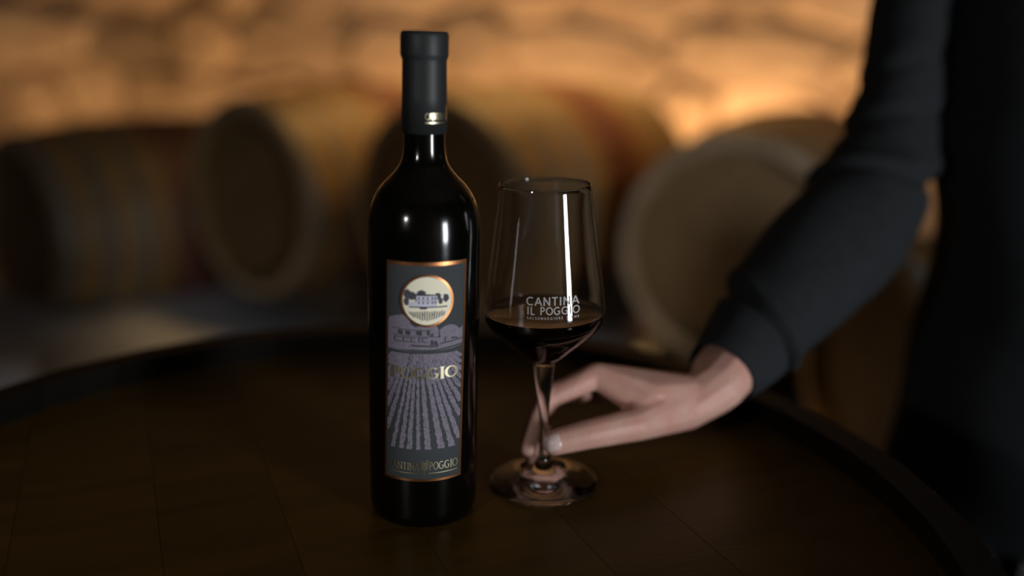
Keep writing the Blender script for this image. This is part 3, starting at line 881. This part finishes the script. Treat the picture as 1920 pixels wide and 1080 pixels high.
# face, hair (above the picture)
for s in (1, -1):
    o = to_person(link('eye', lathe('eye', [(0, -.011), (.008, -.008), (.011, 0), (.008, .008), (0, .011)], 24), None, M['eye'], True)); o.location = bp(.031 * s, .083, .628)
    o = to_person(link('iris', lathe('iris', [(0, -.0045), (.004, -.003), (.0055, 0), (.004, .003), (0, .0045)], 20), None, M['iris'], True)); o.location = bp(.031 * s, .0905, .628)
bm = bmesh.new(); hull(bm, ((bp(.02, .083, .566), .006), (bp(-.02, .083, .566), .006), (bp(0, .091, .566), .0065)))
to_person(link('lips', fuse(bm, .0015, 3), None, M['lip'], True))
bm = bmesh.new()
hull(bm, ((bp(0, -.03, .665), .091), (bp(0, .03, .70), .062)), 3)
hull(bm, ((bp(.05, -.05, .62), .05), (bp(-.05, -.05, .62), .05), (bp(.05, -.05, .50), .035), (bp(-.05, -.05, .50), .035)), 3)
to_person(link('hair', fuse(bm, .004, 3), None, M['hair'], True))


# sweater: lofted rings with folds, one knitted garment
def loft(bm, rings, close=(False, False)):
    L = [[bm.verts.new(p) for p in r] for r in rings]
    for a, b in zip(L, L[1:]):
        n = len(a)
        for k in range(n): bm.faces.new((a[k], a[(k + 1) % n], b[(k + 1) % n], b[k]))
    if close[0]: bm.faces.new(L[0][::-1])
    if close[1]: bm.faces.new(L[-1])


def sleeve_rings(stations, folds, n=64, steps=24):
    """stations: (point, half width seen, half depth); folds: (t, tilt, depth, width)"""
    C = spline([tuple(s[0]) + (s[1], s[2]) for s in stations], steps)
    pts = [Vector(c[:3]) for c in C]; out = []
    N = len(pts)
    for i, c in enumerate(C):
        d = (pts[min(i + 1, N - 1)] - pts[max(i - 1, 0)]).normalized()
        toc = (Vector((0, 0, CAM_H)) - pts[i]).normalized()
        sidev = d.cross(toc).normalized(); dep = sidev.cross(d).normalized()
        t = i / (N - 1) * (len(stations) - 1)
        ring = []
        for k in range(n):
            a = 2 * math.pi * k / n
            ca, sa = math.cos(a), math.sin(a)
            q = 1.0
            for (t0, tilt, curve, dp, w) in folds:
                tt = t0 + tilt * ca + curve * sa
                x = (t - tt) / w
                q -= dp * math.exp(-x * x) - dp * 0.55 * math.exp(-((x - 1.9) / 1.3) ** 2)
            q += 0.012 * math.sin(3 * a + 2.3 * t) + 0.008 * math.sin(5 * a - 3.1 * t)
            ring.append(pts[i] + sidev * (ca * c[3] * q) + dep * (sa * c[4] * q))
        out.append(ring)
    return out


sb = bmesh.new()
ST = [(at(1352, 700, .738), .0300, .030), (at(1392, 655, .758), .0375, .036), (at(1432, 605, .782), .0435, .041), (at(1533, 490, .855), .0585, .052),
      (at(1598, 415, .905), .0600, .056), (at(1637, 352, .935), .0585, .056), (at(1668, 250, .955), .0480, .050), (at(1693, 140, .968), .0430, .050), (at(1722, 0, .985), .0480, .055), (SHO + Vector((0, 0, -0.005)), .060, .060), (bp(.145, 0, .425), .056, .056), (bp(.08, 0, .40), .045, .045)]
FO = [(1.75, -0.25, -0.30, .20, .11), (4.75, 0.55, -0.25, .13, .16), (6.1, 0.30, -0.2, .06, .14), (7.0, 0.30, -0.2, .06, .14), (3.3, -0.35, 0.3, .022, .30), (5.5, -0.3, -0.1, .04, .18)]
sl = sleeve_rings(ST, FO)
hem_in = [[p.lerp(sum(r, Vector()) / len(r), 0.07) for p in r] for r in sl[:14]]
loft(sb, hem_in[::-1] + sl)
# torso of the sweater
def torso_ring(zz, a, b, f0=0.0, n=72):
    r = []
    for k in range(n):
        t = 2 * math.pi * k / n
        c, s = math.cos(t), math.sin(t)
        q = 1 + 0.018 * math.sin(5 * t + zz * 9) + 0.014 * math.sin(2 * t - zz * 22) + 0.022 * math.sin(3 * t + zz * 30)
        e = 0.82
        r.append(bp(math.copysign(abs(c) ** e, c) * a * q, f0 + math.copysign(abs(s) ** e, s) * b * q, zz))
    return r
TZ = spline([(-.20, .180, .135, -.005), (-.10, .172, .128, 0), (0.04, .160, .118, 0), (.14, .163, .118, .005), (.26, .178, .128, .01), (.36, .188, .118, .005), (.42, .185, .095, 0), (.455, .13, .075, -.005), (.475, .075, .066, -.01), (.49, .066, .062, -.01)], 8)
loft(sb, [torso_ring(*z_) for z_ in TZ])
# left sleeve
LS = [(LW + Vector((0, 0, .02)), .034, .034), (LW.lerp(LE, .4), .044, .044), (LE, .050, .050), (LE.lerp(bp(-.19, 0, .43), .5), .054, .054), (bp(-.205, 0, .40), .058, .058), (bp(-.175, 0, .432), .055, .055), (bp(-.13, 0, .425), .052, .052), (bp(-.07, 0, .40), .045, .045)]
loft(sb, sleeve_rings(LS, [(1.8, .2, 0, .06, .2)], 40, 8))
bmesh.ops.recalc_face_normals(sb, faces=sb.faces[:])
sw = to_person(link('sweater', bm_mesh('sweater', sb), None, M['knit'], True))
sw['label'] = 'charcoal long-sleeved fine knit sweater'
# trousers and shoes
tb_ = bmesh.new()
hull(tb_, ((bp(.08, -.01, -.12), .085), (bp(-.08, -.01, -.12), .085)), 3)
for s in (1, -1): chain(tb_, ((bp(.085 * s, -.005, -.16), .084), (bp(.088 * s, .008, -.47), .070), (bp(.085 * s, -.015, FLOOR + .07), .060)), 3)
to_person(link('trousers', fuse(tb_, .006, 4), None, M['trouser'], True))
for s in (1, -1):
    b3 = bmesh.new()
    hull(b3, ((bp(.082 * s, -.04, FLOOR + .045), .043), (bp(.088 * s, .06, FLOOR + .042), .040), (bp(.094 * s, .165, FLOOR + .032), .030)), 3)
    for v in b3.verts: v.co.z = max(v.co.z, FLOOR + 0.001)
    to_person(link('shoe', fuse(b3, .004, 3), None, M['shoe'], True))
